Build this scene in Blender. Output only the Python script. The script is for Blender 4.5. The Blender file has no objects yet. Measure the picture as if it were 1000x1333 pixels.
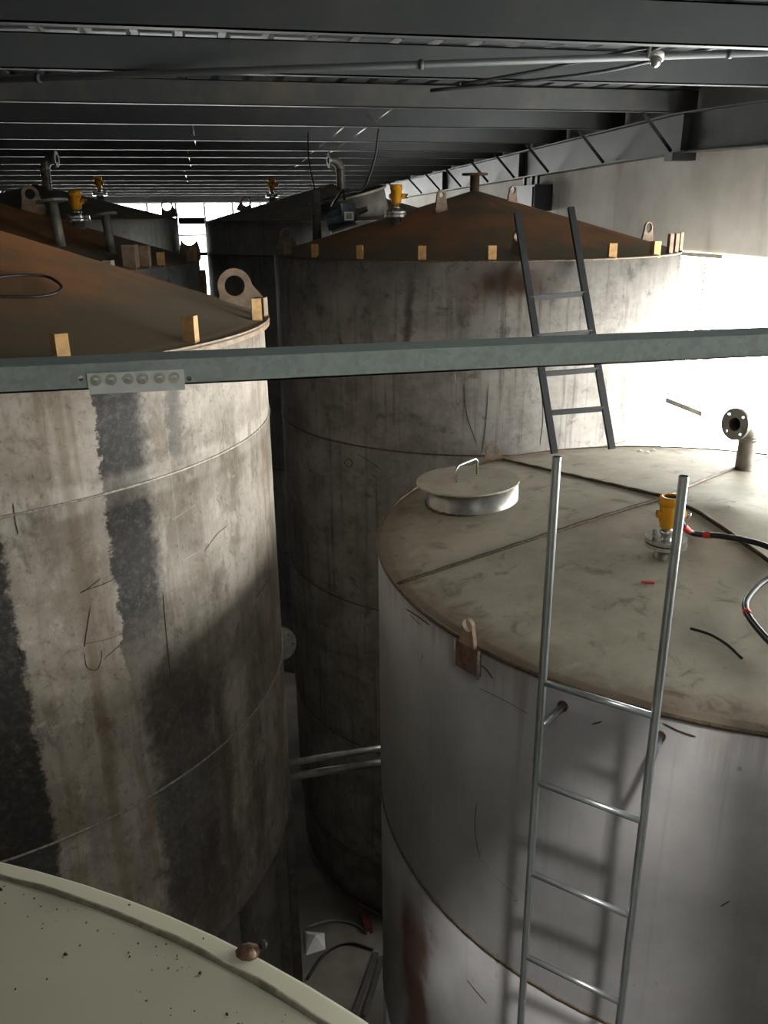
import bpy, math, random
from mathutils import Vector, Matrix

random.seed(7)
sc = bpy.context.scene
C = bpy.context.collection
PI = math.pi
H = 6.5                                   # camera height above the floor
# ------------------------------------------------------------------ camera
PITCH, ROLL, YAW, FPX = math.radians(19.717), math.radians(-0.543), math.radians(12.0), 1080.0
cp, sp, cr, sr = math.cos(PITCH), math.sin(PITCH), math.cos(ROLL), math.sin(ROLL)
cy, sy = math.cos(YAW), math.sin(YAW)
def _b(v): return Vector((v[0]*cy + v[1]*sy, -v[0]*sy + v[1]*cy, v[2]))
_fw = Vector((0, cp, -sp)); _up0 = Vector((0, sp, cp)); _rt0 = Vector((1, 0, 0))
_rt = _b(cr*_rt0 + sr*_up0); _up = _b(-sr*_rt0 + cr*_up0); _fw = _b(_fw)
CAM = Vector((0, 0, H))
cd = bpy.data.cameras.new('camera'); cam = bpy.data.objects.new('camera', cd); C.objects.link(cam)
cd.sensor_fit = 'HORIZONTAL'; cd.sensor_width = 36.0; cd.lens = 36.0*FPX/1000; cd.clip_start = 0.02; cd.clip_end = 200
M = Matrix((_rt, _up, -_fw)).transposed().to_4x4(); M.translation = CAM
cam.matrix_world = M
sc.camera = cam
def ray(u, v): return _fw + _rt*((u-500)/FPX) + _up*((666.5-v)/FPX)
def at_x(u, v, x): d = ray(u, v); return CAM + d*(x/d.x)
def at_y(u, v, y): d = ray(u, v); return CAM + d*(y/d.y)
def at_z(u, v, z): d = ray(u, v); return CAM + d*((z-H)/d.z)

# ------------------------------------------------------------------ world, sun, exposure
sc.view_settings.view_transform = 'Standard'; sc.view_settings.look = 'None'
sc.view_settings.gamma = 1.0; sc.view_settings.use_curve_mapping = False
sc.view_settings.exposure = 0.95
w = bpy.data.worlds.new('sky'); sc.world = w; w.use_nodes = True
bg = w.node_tree.nodes['Background']; bg.inputs[0].default_value = (1.0, 0.99, 0.965, 1); bg.inputs[1].default_value = 12.5
sd = bpy.data.lights.new('sun_offscreen', 'SUN'); sd.energy = 7.0; sd.angle = math.radians(4.0); sd.color = (1.0, 0.97, 0.93)
so = bpy.data.objects.new('sun_offscreen', sd); C.objects.link(so); so.location = (0, 0, 12)
so.rotation_euler = Vector((0.055, 0.45, -0.88)).to_track_quat('-Z', 'Y').to_euler()
def portal(name, loc, direction, sx, sy_):
    l = bpy.data.lights.new(name, 'AREA'); l.shape = 'RECTANGLE'; l.size = sx; l.size_y = sy_
    l.cycles.is_portal = True
    o = bpy.data.objects.new(name, l); C.objects.link(o); o.location = loc
    o.rotation_euler = Vector(direction).to_track_quat('-Z', 'Y').to_euler()
    return o

# ------------------------------------------------------------------ node helper
class NT:
    def __init__(s, name, rough=0.6, metal=0.0, spec=0.4):
        s.m = bpy.data.materials.new(name); s.m.use_nodes = True
        s.t = s.m.node_tree; s.n = s.t.nodes; s.l = s.t.links
        s.p = s.n['Principled BSDF']; s.p.inputs['Roughness'].default_value = rough
        s.p.inputs['Metallic'].default_value = metal; s.p.inputs['Specular IOR Level'].default_value = spec
        s._tc = None
    def put(s, sock, v):
        if hasattr(v, 'links') or isinstance(v, bpy.types.NodeSocket): s.l.new(v, sock)
        elif isinstance(v, (tuple, list)) and len(v) == 3 and sock.type == 'RGBA': sock.default_value = (*v, 1)
        else: sock.default_value = v
    def math(s, op, a, b=0.0, c=0.0, clamp=False):
        n = s.n.new('ShaderNodeMath'); n.operation = op; n.use_clamp = clamp
        s.put(n.inputs[0], a); s.put(n.inputs[1], b); s.put(n.inputs[2], c); return n.outputs[0]
    def add(s, a, b): return s.math('ADD', a, b)
    def mul(s, a, b): return s.math('MULTIPLY', a, b)
    def obj(s):
        if s._tc is None: s._tc = s.n.new('ShaderNodeTexCoord').outputs['Object']
        return s._tc
    def sep(s, v):
        n = s.n.new('ShaderNodeSeparateXYZ'); s.put(n.inputs[0], v); return n.outputs
    def comb(s, x, y, z):
        n = s.n.new('ShaderNodeCombineXYZ')
        for i, v in enumerate((x, y, z)): s.put(n.inputs[i], v)
        return n.outputs[0]
    def noise(s, vec=None, scale=5, detail=4, rough=0.55, dist=0.0):
        n = s.n.new('ShaderNodeTexNoise'); s.put(n.inputs['Vector'], vec if vec is not None else s.obj())
        n.inputs['Scale'].default_value = scale; n.inputs['Detail'].default_value = detail
        n.inputs['Roughness'].default_value = rough; n.inputs['Distortion'].default_value = dist; return n.outputs[0]
    def voro(s, vec=None, scale=40, out='Color'):
        n = s.n.new('ShaderNodeTexVoronoi'); s.put(n.inputs['Vector'], vec if vec is not None else s.obj())
        n.inputs['Scale'].default_value = scale; return n.outputs[out]
    def step(s, x, a, b):                       # smoothstep a..b -> 0..1
        n = s.n.new('ShaderNodeMapRange'); n.interpolation_type = 'SMOOTHSTEP'
        s.put(n.inputs['Value'], x); n.inputs['From Min'].default_value = a; n.inputs['From Max'].default_value = b
        if a > b:
            n.inputs['From Min'].default_value = b; n.inputs['From Max'].default_value = a
            n.inputs['To Min'].default_value = 1; n.inputs['To Max'].default_value = 0
        return n.outputs['Result']
    def box(s, x, a, b, soft): return s.mul(s.step(x, a-soft, a+soft), s.step(x, b+soft, b-soft))
    def mix(s, f, a, b):
        n = s.n.new('ShaderNodeMix'); n.data_type = 'RGBA'
        s.put(n.inputs[0], f); s.put(n.inputs[6], a); s.put(n.inputs[7], b); return n.outputs[2]
    def bump(s, h, strength=0.3, dist=0.01):
        n = s.n.new('ShaderNodeBump'); n.inputs['Strength'].default_value = strength
        n.inputs['Distance'].default_value = dist; s.put(n.inputs['Height'], h); s.l.new(n.outputs[0], s.p.inputs['Normal'])
    def color(s, c): s.put(s.p.inputs['Base Color'], c); return s
    def rough(s, v): s.put(s.p.inputs['Roughness'], v); return s
    def cyl(s):                                   # angle (deg) and height of a point about the object's own axis
        o = s.sep(s.obj()); a = s.mul(s.math('ARCTAN2', o[1], o[0]), 180/PI); return a, o[2], o

def lin(r, g, b):
    f = lambda c: (c/255/12.92) if c <= 10 else ((c/255+0.055)/1.055)**2.4
    return (f(r), f(g), f(b))

def simple(name, col, rough=0.5, metal=0.0, var=0.15, scale=12, bump=0.0):
    m = NT(name, rough, metal)
    n = m.noise(scale=scale, detail=5)
    d = tuple(c*(1-var) for c in col); l = tuple(min(1, c*(1+var)) for c in col)
    m.color(m.mix(m.step(n, 0.3, 0.7), d, l))
    if bump: m.bump(m.noise(scale=scale*4), bump, 0.004)
    return m.m

MAT = {}
# shell of the front left tank: beige limewash with worn dark stripes
def mat_shell_beige():
    m = NT('shell_beige', 0.6, 0.0, 0.35); a, z, o = m.cyl()
    st = m.comb(m.mul(a, 0.10), 0.0, m.mul(z, 0.28))
    streak = m.noise(st, 3.2, 6, 0.65); st2 = m.noise(m.comb(m.mul(a, 0.5), 3.0, m.mul(z, 0.35)), 2.4, 5, 0.6)
    blot = m.noise(scale=2.6, detail=8, rough=0.65); fine = m.noise(scale=34, detail=6, rough=0.75)
    mid = m.noise(scale=9, detail=8, rough=0.72, dist=0.4); patch = m.noise(m.comb(m.mul(a, 0.06), 5.0, m.mul(z, 0.9)), 3.0, 7, 0.7)
    c = m.mix(m.step(blot, 0.34, 0.66), lin(142, 131, 117), lin(186, 176, 164))
    c = m.mix(m.mul(m.step(patch, 0.50, 0.66), 0.7), c, lin(112, 102, 90))
    c = m.mix(m.mul(m.step(patch, 0.46, 0.34), 0.6), c, lin(206, 198, 187))
    c = m.mix(m.mul(m.step(streak, 0.50, 0.70), 0.65), c, lin(124, 106, 84))
    c = m.mix(m.mul(m.step(st2, 0.58, 0.74), 0.4), c, lin(140, 118, 90))
    c = m.mix(m.mul(m.step(st2, 0.38, 0.26), 0.35), c, lin(216, 208, 198))
    c = m.mix(m.mul(m.step(mid, 0.54, 0.68), 0.6), c, lin(108, 98, 87))
    c = m.mix(m.mul(m.step(mid, 0.40, 0.28), 0.5), c, lin(214, 207, 197))
    c = m.mix(m.mul(m.step(fine, 0.55, 0.70), 0.6), c, lin(88, 80, 72))
    # pale wiped band along the course weld
    wob = m.mul(m.add(m.noise(scale=4, detail=6), -0.5), 0.03)
    zz = m.add(z, wob)
    band = m.box(zz, 5.43, 5.55, 0.02)
    c = m.mix(m.mul(m.mul(band, m.step(patch, 0.6, 0.4)), 0.5), c, lin(222, 214, 204))
    # dark stripes with torn edges
    e1 = m.mul(m.add(m.noise(scale=16, detail=8, rough=0.75), -0.5), 5.0)
    e2 = m.mul(m.add(m.noise(scale=3.5, detail=3), -0.5), 7.0)
    aa = m.add(a, e1); ab = m.add(m.add(a, e1), e2)
    zt = m.add(z, m.mul(e2, 0.06))
    def stripe(x, a0, a1, s0, s1, z0, z1, sz):
        return m.mul(m.mul(m.step(x, a0-s0, a0+s0), m.step(x, a1+s1, a1-s1)), m.box(zt, z0, z1, sz))
    s = stripe(aa, -54.5, -47.5, 0.25, 1.6, 4.75, 7.0, 0.25)
    s = m.math('MAXIMUM', s, m.mul(stripe(ab, -52.5, -40.0, 1.5, 3.0, 3.0, 4.75, 0.35), 0.8))
    s = m.math('MAXIMUM', s, stripe(aa, -110.0, -67.0, 1.0, 0.5, 3.0, 5.5, 0.15))
    s = m.math('MAXIMUM', s, m.mul(stripe(ab, -41.0, -36.5, 1.2, 1.4, 3.0, 4.7, 0.5), 0.6))
    s = m.math('MAXIMUM', s, m.mul(stripe(ab, -31.0, -27.0, 1.2, 1.4, 3.0, 4.6, 0.5), 0.5))
    s = m.math('MAXIMUM', s, m.mul(stripe(aa, -44.0, -41.0, 0.6, 1.0, 5.5, 7.0, 0.2), 0.65))
    keep = m.add(0.86, m.mul(m.step(fine, 0.35, 0.55), 0.14))
    s = m.mul(s, keep); s = m.mul(s, m.add(1.0, m.mul(m.step(m.noise(scale=30, detail=6, rough=0.8), 0.57, 0.72), -0.5)))
    s = m.mul(s, m.add(1.0, m.mul(band, -0.35)))
    c = m.mix(s, c, lin(58, 55, 53))
    c = m.mix(m.mul(m.box(m.add(a, m.mul(e2, 0.08)), -59.5, -58.0, 0.5), 0.5), c, lin(120, 102, 76))
    c = m.mix(m.mul(m.box(m.add(a, m.mul(e2, 0.05)), -17.6, -16.6, 0.4), 0.55), c, lin(150, 112, 84))
    m.color(c); m.bump(m.add(fine, m.mul(blot, 0.8)), 0.25, 0.006)
    m.rough(m.add(0.48, m.mul(fine, 0.3))); return m.m
# shell of the black-ladder tank: bare grey steel, long runs and scorch marks
def mat_shell_grey(name, base, dark, light, seed=0.0, scorch=True):
    m = NT(name, 0.7, 0.0, 0.18); a, z, o = m.cyl()
    st = m.noise(m.comb(m.mul(a, 0.16), seed, m.mul(z, 0.22)), 3.0, 7, 0.7)
    thin = m.noise(m.comb(m.mul(a, 0.75), seed+4, m.mul(z, 0.35)), 3.0, 5, 0.65)
    hor = m.noise(m.comb(m.mul(a, 0.03), seed+8, m.mul(z, 2.6)), 2.6, 6, 0.7)
    blot = m.noise(scale=3.0, detail=8, rough=0.7); fine = m.noise(scale=28, detail=6, rough=0.75)
    c = m.mix(m.step(blot, 0.32, 0.68), base, light)
    c = m.mix(m.mul(m.step(st, 0.50, 0.72), 0.65), c, dark)
    md = m.noise(scale=8, detail=8, rough=0.72, dist=0.4)
    c = m.mix(m.mul(m.step(md, 0.53, 0.68), 0.55), c, dark); c = m.mix(m.mul(m.step(md, 0.40, 0.28), 0.5), c, light)
    c = m.mix(m.mul(m.step(thin, 0.62, 0.72), 0.6), c, dark)
    c = m.mix(m.mul(m.step(hor, 0.52, 0.72), 0.45), c, dark)
    c = m.mix(m.mul(m.step(hor, 0.42, 0.28), 0.4), c, light)
    c = m.mix(m.mul(m.step(fine, 0.58, 0.74), 0.35), c, dark)
    if scorch:
        for (ca, cz, ra, rz) in ((-96.5, 6.02, 2.2, 0.07), (-99, 6.06, 6.5, 0.10), (-104.5, 6.03, 2.0, 0.08), (-122.5, 5.75, 1.3, 0.4)):
            da = m.mul(m.add(m.add(a, -ca), m.mul(m.add(blot, -0.5), 6.0)), 1/ra); dz = m.mul(m.add(z, -cz), 1/rz)
            d = m.math('SQRT', m.add(m.mul(da, da), m.mul(dz, dz)))
            c = m.mix(m.mul(m.step(d, 1.3, 0.2), 0.75), c, lin(58, 44, 34))
        c = m.mix(m.mul(m.mul(m.box(a, -112, -90, 3), m.box(m.add(z, m.mul(st, 0.3)), 6.02, 6.3, 0.09)), 0.45), c, lin(92, 66, 46))
    m.color(c); m.bump(m.add(m.mul(fine, 0.5), m.add(m.mul(blot, 0.6), hor)), 0.22, 0.006)
    m.rough(m.add(0.62, m.mul(fine, 0.25))); return m.m
# shell of the ladder tank: smooth zinc-grey sheet
def mat_shell_zinc():
    m = NT('shell_zinc', 0.45, 0.15, 0.4); a, z, o = m.cyl()
    st = m.noise(m.comb(m.mul(a, 0.22), 1.0, m.mul(z, 0.25)), 3.0, 5, 0.6); blot = m.noise(scale=2.2, detail=6, rough=0.6)
    spot = m.noise(m.comb(m.mul(a, 0.12), 2.0, m.mul(z, 1.6)), 3.4, 6, 0.7); fine = m.noise(scale=30, detail=5)
    c = m.mix(m.step(blot, 0.3, 0.7), lin(150, 149, 150), lin(172, 170, 172))
    c = m.mix(m.mul(m.step(st, 0.55, 0.72), 0.3), c, lin(118, 116, 114))
    c = m.mix(m.mul(m.step(spot, 0.66, 0.72), 0.7), c, lin(82, 78, 74))
    c = m.mix(m.mul(m.step(fine, 0.66, 0.78), 0.3), c, lin(110, 104, 98))
    run = m.mul(m.step(m.add(z, m.mul(st, 0.7)), 5.02, 5.3), 0.5)
    c = m.mix(m.mul(run, m.step(blot, 0.42, 0.6)), c, lin(112, 92, 76))
    rust = m.mul(m.box(m.add(a, m.mul(m.add(blot, -0.5), 14)), -172, -163, 2.0), m.step(m.add(z, m.mul(blot, 0.5)), 3.65, 3.3))
    c = m.mix(m.mul(rust, 0.85), c, lin(96, 62, 46))
    m.color(c); m.bump(m.add(fine, m.mul(blot, 2)), 0.08, 0.006); return m.m
def mat_roof_olive():
    m = NT('roof_olive', 0.62, 0.0, 0.35); o = m.sep(m.obj())
    blot = m.noise(scale=2.0, detail=9, rough=0.68); b2 = m.noise(scale=6.5, detail=7, rough=0.7, dist=0.6); fine = m.noise(scale=40, detail=5, rough=0.7)
    c = m.mix(m.step(blot, 0.33, 0.67), lin(158, 150, 132), lin(184, 176, 158))
    c = m.mix(m.mul(m.step(b2, 0.54, 0.70), 0.65), c, lin(112, 99, 79))
    c = m.mix(m.mul(m.step(b2, 0.42, 0.30), 0.5), c, lin(180, 174, 160))
    c = m.mix(m.mul(m.step(fine, 0.60, 0.74), 0.5), c, lin(78, 70, 58))
    r = m.math('SQRT', m.add(m.mul(o[0], o[0]), m.mul(o[1], o[1])))
    rim = m.mul(m.step(m.add(r, m.mul(b2, 0.3)), 1.72, 1.92), 0.6)
    c = m.mix(rim, c, lin(98, 74, 54))
    m.color(c); m.bump(m.add(m.mul(fine, 0.5), blot), 0.2, 0.008); m.rough(m.add(0.5, m.mul(b2, 0.25))); return m.m
def mat_roof_rust(name, orange, dark, r0=0.35, r1=1.45):
    m = NT(name, 0.72, 0.0, 0.25); o = m.sep(m.obj())
    r = m.math('SQRT', m.add(m.mul(o[0], o[0]), m.mul(o[1], o[1])))
    ang = m.math('ARCTAN2', o[1], o[0])
    blot = m.noise(scale=1.3, detail=7, rough=0.6); fine = m.noise(scale=26, detail=6, rough=0.75)
    rad = m.noise(m.comb(m.mul(ang, 1.6), 0.0, m.mul(r, 0.5)), 3.0, 5, 0.6)
    rr = m.add(r, m.mul(m.add(rad, -0.5), 0.9))
    k = m.mul(m.box(rr, r0, r1, 0.22), m.step(blot, 0.30, 0.6))
    c = m.mix(k, dark, orange)
    c = m.mix(m.mul(m.step(fine, 0.55, 0.75), 0.4), c, tuple(x*0.5 for x in dark))
    c = m.mix(m.mul(m.step(blot, 0.62, 0.74), 0.35), c, lin(96, 84, 66))
    m.color(c); m.bump(m.add(fine, blot), 0.25, 0.006); return m.m
def mat_paint(name, base, light, dirt):
    m = NT(name, 0.45, 0.0, 0.4)
    blot = m.noise(scale=1.8, detail=6); fine = m.noise(scale=46, detail=4, rough=0.7); sp_ = m.noise(scale=16, detail=7, rough=0.8)
    c = m.mix(m.step(blot, 0.3, 0.7), base, light)
    c = m.mix(m.mul(m.step(fine, 0.68, 0.78), 0.35), c, dirt)
    m.color(c); m.bump(fine, 0.06, 0.004); return m.m
def mat_galv(name, base=(150, 164, 160), metal=0.55, rough=0.36, scale=70):
    m = NT(name, rough, metal, 0.5)
    v = m.sep(m.voro(scale=scale))[0]; n = m.noise(scale=9, detail=5)
    c = m.mix(v, lin(*(x*0.95 for x in base)), lin(*(min(255, x*1.05) for x in base)))
    c = m.mix(m.mul(m.step(n, 0.55, 0.75), 0.2), c, lin(*(x*0.75 for x in base)))
    m.color(c); m.rough(m.add(rough-0.04, m.mul(v, 0.08))); return m.m
def mat_steel_paint(name, base, dust, amount=0.5):
    m = NT(name, 0.5, 0.0, 0.45)
    n = m.noise(scale=1.7, detail=7, rough=0.7); f = m.noise(scale=30, detail=4)
    c = m.mix(m.mul(m.step(n, 0.42, 0.7), amount), base, dust); c = m.mix(m.mul(m.step(f, 0.62, 0.75), 0.3), c, dust)
    m.color(c); m.bump(f, 0.08, 0.004); return m.m
def mat_wall():
    m = NT('limewashed_wall', 0.85, 0.0, 0.2); o = m.sep(m.obj())
    n = m.noise(scale=0.9, detail=6, rough=0.6); st = m.noise(m.comb(m.mul(o[1], 1.4), 0.0, m.mul(o[2], 0.3)), 2.0, 5); f = m.noise(scale=14, detail=5)
    c = m.mix(m.step(n, 0.35, 0.65), lin(212, 207, 201), lin(236, 233, 228))
    c = m.mix(m.mul(m.step(st, 0.55, 0.72), 0.45), c, lin(168, 162, 154)); c = m.mix(m.mul(m.step(f, 0.62, 0.76), 0.2), c, lin(150, 144, 136))
    m.color(c); m.bump(f, 0.15, 0.006); return m.m
def mat_glass(name='window_glass', tint=(0.95, 0.96, 0.95, 1)):
    m = bpy.data.materials.new(name); m.use_nodes = True; t = m.node_tree; t.nodes.clear()
    o = t.nodes.new('ShaderNodeOutputMaterial'); mx = t.nodes.new('ShaderNodeMixShader'); tr = t.nodes.new('ShaderNodeBsdfTransparent')
    gl = t.nodes.new('ShaderNodeBsdfGlossy'); gl.inputs['Roughness'].default_value = 0.05; tr.inputs[0].default_value = tint
    mx.inputs[0].default_value = 0.05; t.links.new(tr.outputs[0], mx.inputs[1]); t.links.new(gl.outputs[0], mx.inputs[2]); t.links.new(mx.outputs[0], o.inputs[0])
    return m
def mat_hazard():
    m = NT('rope_tape', 0.5); return m.color(lin(190, 60, 55)).m

MAT.update(
    beige=mat_shell_beige(),
    grey=mat_shell_grey('shell_grey', lin(122, 117, 111), lin(62, 57, 52), lin(156, 151, 145)),
    grey_b=mat_shell_grey('shell_dull_grey', lin(118, 117, 114), lin(72, 71, 69), lin(140, 139, 136), 3.0, False),
    zinc=mat_shell_zinc(), olive=mat_roof_olive(),
    rust=mat_roof_rust('roof_rust', lin(186, 128, 84), lin(124, 110, 90)),
    rust_b=mat_roof_rust('roof_rust_dark', lin(186, 128, 84), lin(124, 110, 90), 0.2, 1.2),
    rust_a=mat_roof_rust('roof_rust_brown', lin(186, 128, 84), lin(124, 110, 90), 0.2, 1.25),
    oliveb=simple('roof_dull_olive', lin(138, 133, 119), 0.55, 0.0, 0.2, 3),
    dpaint=mat_paint('olive_paint', lin(146, 143, 125), lin(160, 156, 138), lin(86, 78, 66)),
    skirt=simple('skirt_steel', lin(112, 108, 101), 0.7, 0.0, 0.3, 6),
    galv=mat_galv('galvanised', (150, 163, 157), 0.08, 0.58), pipe=simple('galvanised_pipe', lin(176, 182, 184), 0.3, 0.8, 0.06, 18),
    steel=simple('bare_steel', lin(150, 148, 144), 0.35, 0.7, 0.15, 20), chrome=simple('bright_steel', lin(208, 208, 206), 0.18, 0.9, 0.08, 20),
    dsteel=simple('dull_steel', lin(124, 119, 110), 0.5, 0.4, 0.25, 14), lugm=simple('lug_plate', lin(150, 128, 108), 0.6, 0.1, 0.25, 16),
    lugd=simple('lug_dark', lin(66, 60, 54), 0.6, 0.1, 0.25, 16), lugw=simple('lug_pale', lin(206, 196, 182), 0.6, 0.0, 0.12, 16),
    lugr=simple('lug_rusted', lin(112, 88, 74), 0.7, 0.0, 0.3, 30),
    tan=simple('clip_tan', lin(202, 160, 106), 0.65, 0.0, 0.2, 20), weld=simple('weld_bead', lin(92, 78, 62), 0.55, 0.2, 0.4, 60, 0.4),
    weldl=simple('weld_pale', lin(170, 162, 150), 0.45, 0.4, 0.3, 60, 0.3), weldo=simple('weld_olive', lin(104, 98, 82), 0.5, 0.1, 0.3, 50, 0.4),
    black=mat_steel_paint('black_paint', lin(40, 42, 45), lin(74, 72, 70), 0.3), roofsteel=mat_steel_paint('roof_steel', lin(66, 69, 71), lin(88, 87, 82), 0.5),
    dusty=mat_steel_paint('dusty_steel', lin(78, 80, 80), lin(108, 100, 88), 0.8), sheet=mat_steel_paint('roof_sheet', lin(66, 69, 71), lin(80, 80, 78), 0.4),
    wall=mat_wall(), glass=mat_glass(), dirtyglass=mat_glass('dimmed_rooflight', (0.2, 0.2, 0.195, 1)), floor=simple('floor_concrete', lin(112, 106, 97), 0.7, 0.0, 0.35, 1.5, 0.3),
    frame=simple('window_frame', lin(190, 188, 184), 0.4, 0.2, 0.1), slat=simple('blind_slat', lin(186, 176, 158), 0.5, 0.0, 0.1),
    yellow=simple('yellow_enamel', lin(236, 164, 24), 0.35, 0.0, 0.08, 20), rubber=simple('black_rubber', lin(30, 30, 32), 0.45, 0.0, 0.2, 30),
    plate=simple('bright_zinc_plate', lin(214, 220, 217), 0.35, 0.25, 0.06, 30), block=simple('dull_red', lin(96, 48, 44), 0.7), red=mat_hazard(), paper=simple('white_paper', lin(226, 224, 220), 0.8, 0.0, 0.08), motor=simple('motor_blue', lin(84, 100, 112), 0.45, 0.1, 0.15, 20),
    white=simple('white_enamel', lin(228, 226, 218), 0.4, 0.0, 0.06), boxblk=simple('cabinet_black', lin(38, 42, 48), 0.5, 0.1, 0.15),
    grit=simple('grit', lin(44, 38, 32), 0.8, 0.0, 0.4, 40), stickers=simple('label_white', lin(232, 232, 230), 0.5, 0.0, 0.03),
    rustlump=simple('rust_lump', lin(84, 60, 46), 0.8, 0.0, 0.35, 50))

# ------------------------------------------------------------------ mesh helper
W = {}                                            # object -> world matrix (kept by hand)
class MB:
    def __init__(s): s.v = []; s.f = []; s.sm = []
    def add(s, vs, fs, smooth=False):
        k = len(s.v); s.v += [Vector(p) for p in vs]; s.f += [tuple(i+k for i in f) for f in fs]; s.sm += [smooth]*len(fs); return s
    def box(s, lo, hi):
        (x0, y0, z0), (x1, y1, z1) = lo, hi
        return s.add([(x0,y0,z0),(x1,y0,z0),(x1,y1,z0),(x0,y1,z0),(x0,y0,z1),(x1,y0,z1),(x1,y1,z1),(x0,y1,z1)],
                     [(0,3,2,1),(4,5,6,7),(0,1,5,4),(1,2,6,5),(2,3,7,6),(3,0,4,7)])
    def bar(s, a, b, wx, wz, up=(0, 0, 1)):       # rectangular bar from a to b
        a, b = Vector(a), Vector(b); d = (b-a).normalized(); r = d.cross(Vector(up)); r = r.normalized() if r.length > 1e-6 else Vector((1,0,0)); u = r.cross(d)
        vs = [p + r*i*wx/2 + u*j*wz/2 for p in (a, b) for i, j in ((-1,-1),(1,-1),(1,1),(-1,1))]
        return s.add(vs, [(0,1,2,3),(4,7,6,5),(0,4,5,1),(1,5,6,2),(2,6,7,3),(3,7,4,0)])
    def tube(s, pts, r, n=10, closed=False, caps=True):
        pts = [Vector(p) for p in pts]; m = len(pts); rs = r if isinstance(r, (list, tuple)) else [r]*m
        prev = None; vs = []; fs = []
        for i, p in enumerate(pts):
            if closed: d = pts[(i+1) % m]-pts[i-1]
            else: d = pts[min(i+1, m-1)]-pts[max(i-1, 0)]
            d.normalize()
            if prev is None:
                q = Vector((0,0,1)) if abs(d.z) < 0.9 else Vector((1,0,0)); prev = (q - d*q.dot(d)).normalized()
            else: prev = (prev - d*prev.dot(d)).normalized()
            o = d.cross(prev)
            vs += [p + (prev*math.cos(2*PI*k/n) + o*math.sin(2*PI*k/n))*rs[i] for k in range(n)]
        for i in range(m if closed else m-1):
            j = (i+1) % m
            for k in range(n): fs.append((i*n+k, i*n+(k+1) % n, j*n+(k+1) % n, j*n+k))
        s.add(vs, fs, True)
        if caps and not closed:
            b = len(s.v)-m*n
            s.f.append(tuple(b+k for k in reversed(range(n)))); s.f.append(tuple(b+(m-1)*n+k for k in range(n))); s.sm += [False, False]
        return s
    def lathe(s, prof, n=48, axis=None, smooth=True, a0=0.0, a1=2*PI):
        # prof [(r,z)...] about z, or mapped by a 4x4 matrix
        mtx = axis or Matrix.Identity(4); full = abs(a1-a0-2*PI) < 1e-6; cols = n if full else n+1
        vs = [mtx @ Vector((r*math.cos(a0+(a1-a0)*k/n), r*math.sin(a0+(a1-a0)*k/n), z)) for r, z in prof for k in range(cols)]
        fs = [(i*cols+k, i*cols+(k+1) % cols, (i+1)*cols+(k+1) % cols, (i+1)*cols+k) for i in range(len(prof)-1) for k in range(n)]
        return s.add(vs, fs, smooth)
    def ringplate(s, outer, inner, t, mtx=None):  # outline with a hole, in the local xz plane, thickness t along y
        mtx = mtx or Matrix.Identity(4); n = len(outer)
        vs = [mtx @ Vector((x, y, z)) for y in (-t/2, t/2) for loop in (outer, inner) for x, z in loop]
        fs = []
        for k in range(n):
            j = (k+1) % n
            fs += [(k, j, n+j, n+k), (2*n+j, 2*n+k, 3*n+k, 3*n+j), (j, k, 2*n+k, 2*n+j), (n+k, n+j, 3*n+j, 3*n+k)]
        return s.add(vs, fs)
    def mesh(s, name):
        me = bpy.data.meshes.new(name); me.from_pydata([tuple(p) for p in s.v], [], s.f); me.validate()
        if len(me.polygons) == len(s.sm): me.polygons.foreach_set('use_smooth', s.sm)
        me.update(); return me

def frame(o, x=None, y=None, z=None):             # matrix with given axes
    if z is not None and x is not None:
        z = Vector(z).normalized(); x = Vector(x); x = (x - z*x.dot(z)).normalized(); y = z.cross(x)
    else:
        z = Vector(z).normalized(); q = Vector((0,0,1)) if abs(z.z) < 0.9 else Vector((1,0,0)); x = q.cross(z).normalized(); y = z.cross(x)
    m = Matrix((x, y, z)).transposed().to_4x4(); m.translation = Vector(o); return m
def link(name, data, parent=None, world=None, mat=None):
    o = bpy.data.objects.new(name, data); C.objects.link(o)
    if world is None: world = W[parent].copy() if parent is not None else Matrix.Identity(4)
    W[o] = world
    if parent is not None: o.parent = parent; o.matrix_basis = W[parent].inverted() @ world
    else: o.matrix_basis = world
    if mat is not None and data is not None and not data.materials: data.materials.append(MAT[mat])
    return o
def part(name, mb, mat, parent, label=None):      # mb is in world coordinates; origin goes to the parent's origin
    inv = W[parent].inverted()
    mb.v = [inv @ p for p in mb.v]
    o = link(name, mb.mesh(name), parent, None, mat)
    if label: o['label'] = label
    return o
def thing(name, label, cat, loc, group=None):
    o = link(name, None, None, Matrix.Translation(Vector(loc))); o['label'] = label; o['category'] = cat
    o.empty_display_size = 0.1
    if group: o['group'] = group
    return o
def single(name, mb, mat, label, cat, loc=None, group=None):
    if loc is None:
        lo = [min(p[i] for p in mb.v) for i in range(3)]; hi = [max(p[i] for p in mb.v) for i in range(3)]
        loc = ((lo[0]+hi[0])/2, (lo[1]+hi[1])/2, lo[2])
    m = Matrix.Translation(Vector(loc)); mb.v = [p - Vector(loc) for p in mb.v]
    o = link(name, mb.mesh(name), None, m, mat); o['label'] = label; o['category'] = cat
    if group: o['group'] = group
    return o
def struct(name, mb, mat, label=None):
    o = link(name, mb.mesh(name), None, None, mat); o['kind'] = 'structure'
    if label: o['label'] = label
    return o
def curve(pts, n=8):                              # Catmull-Rom through pts
    p = [Vector(q) for q in pts]; p = [2*p[0]-p[1]] + p + [2*p[-1]-p[-2]]; out = []
    for i in range(1, len(p)-2):
        for k in range(n):
            t = k/n; a, b, c, d = p[i-1], p[i], p[i+1], p[i+2]
            out.append(0.5*((2*b) + (c-a)*t + (2*a-5*b+4*c-d)*t*t + (3*b-a-3*c+d)*t**3))
    out.append(p[-2]); return out

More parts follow.
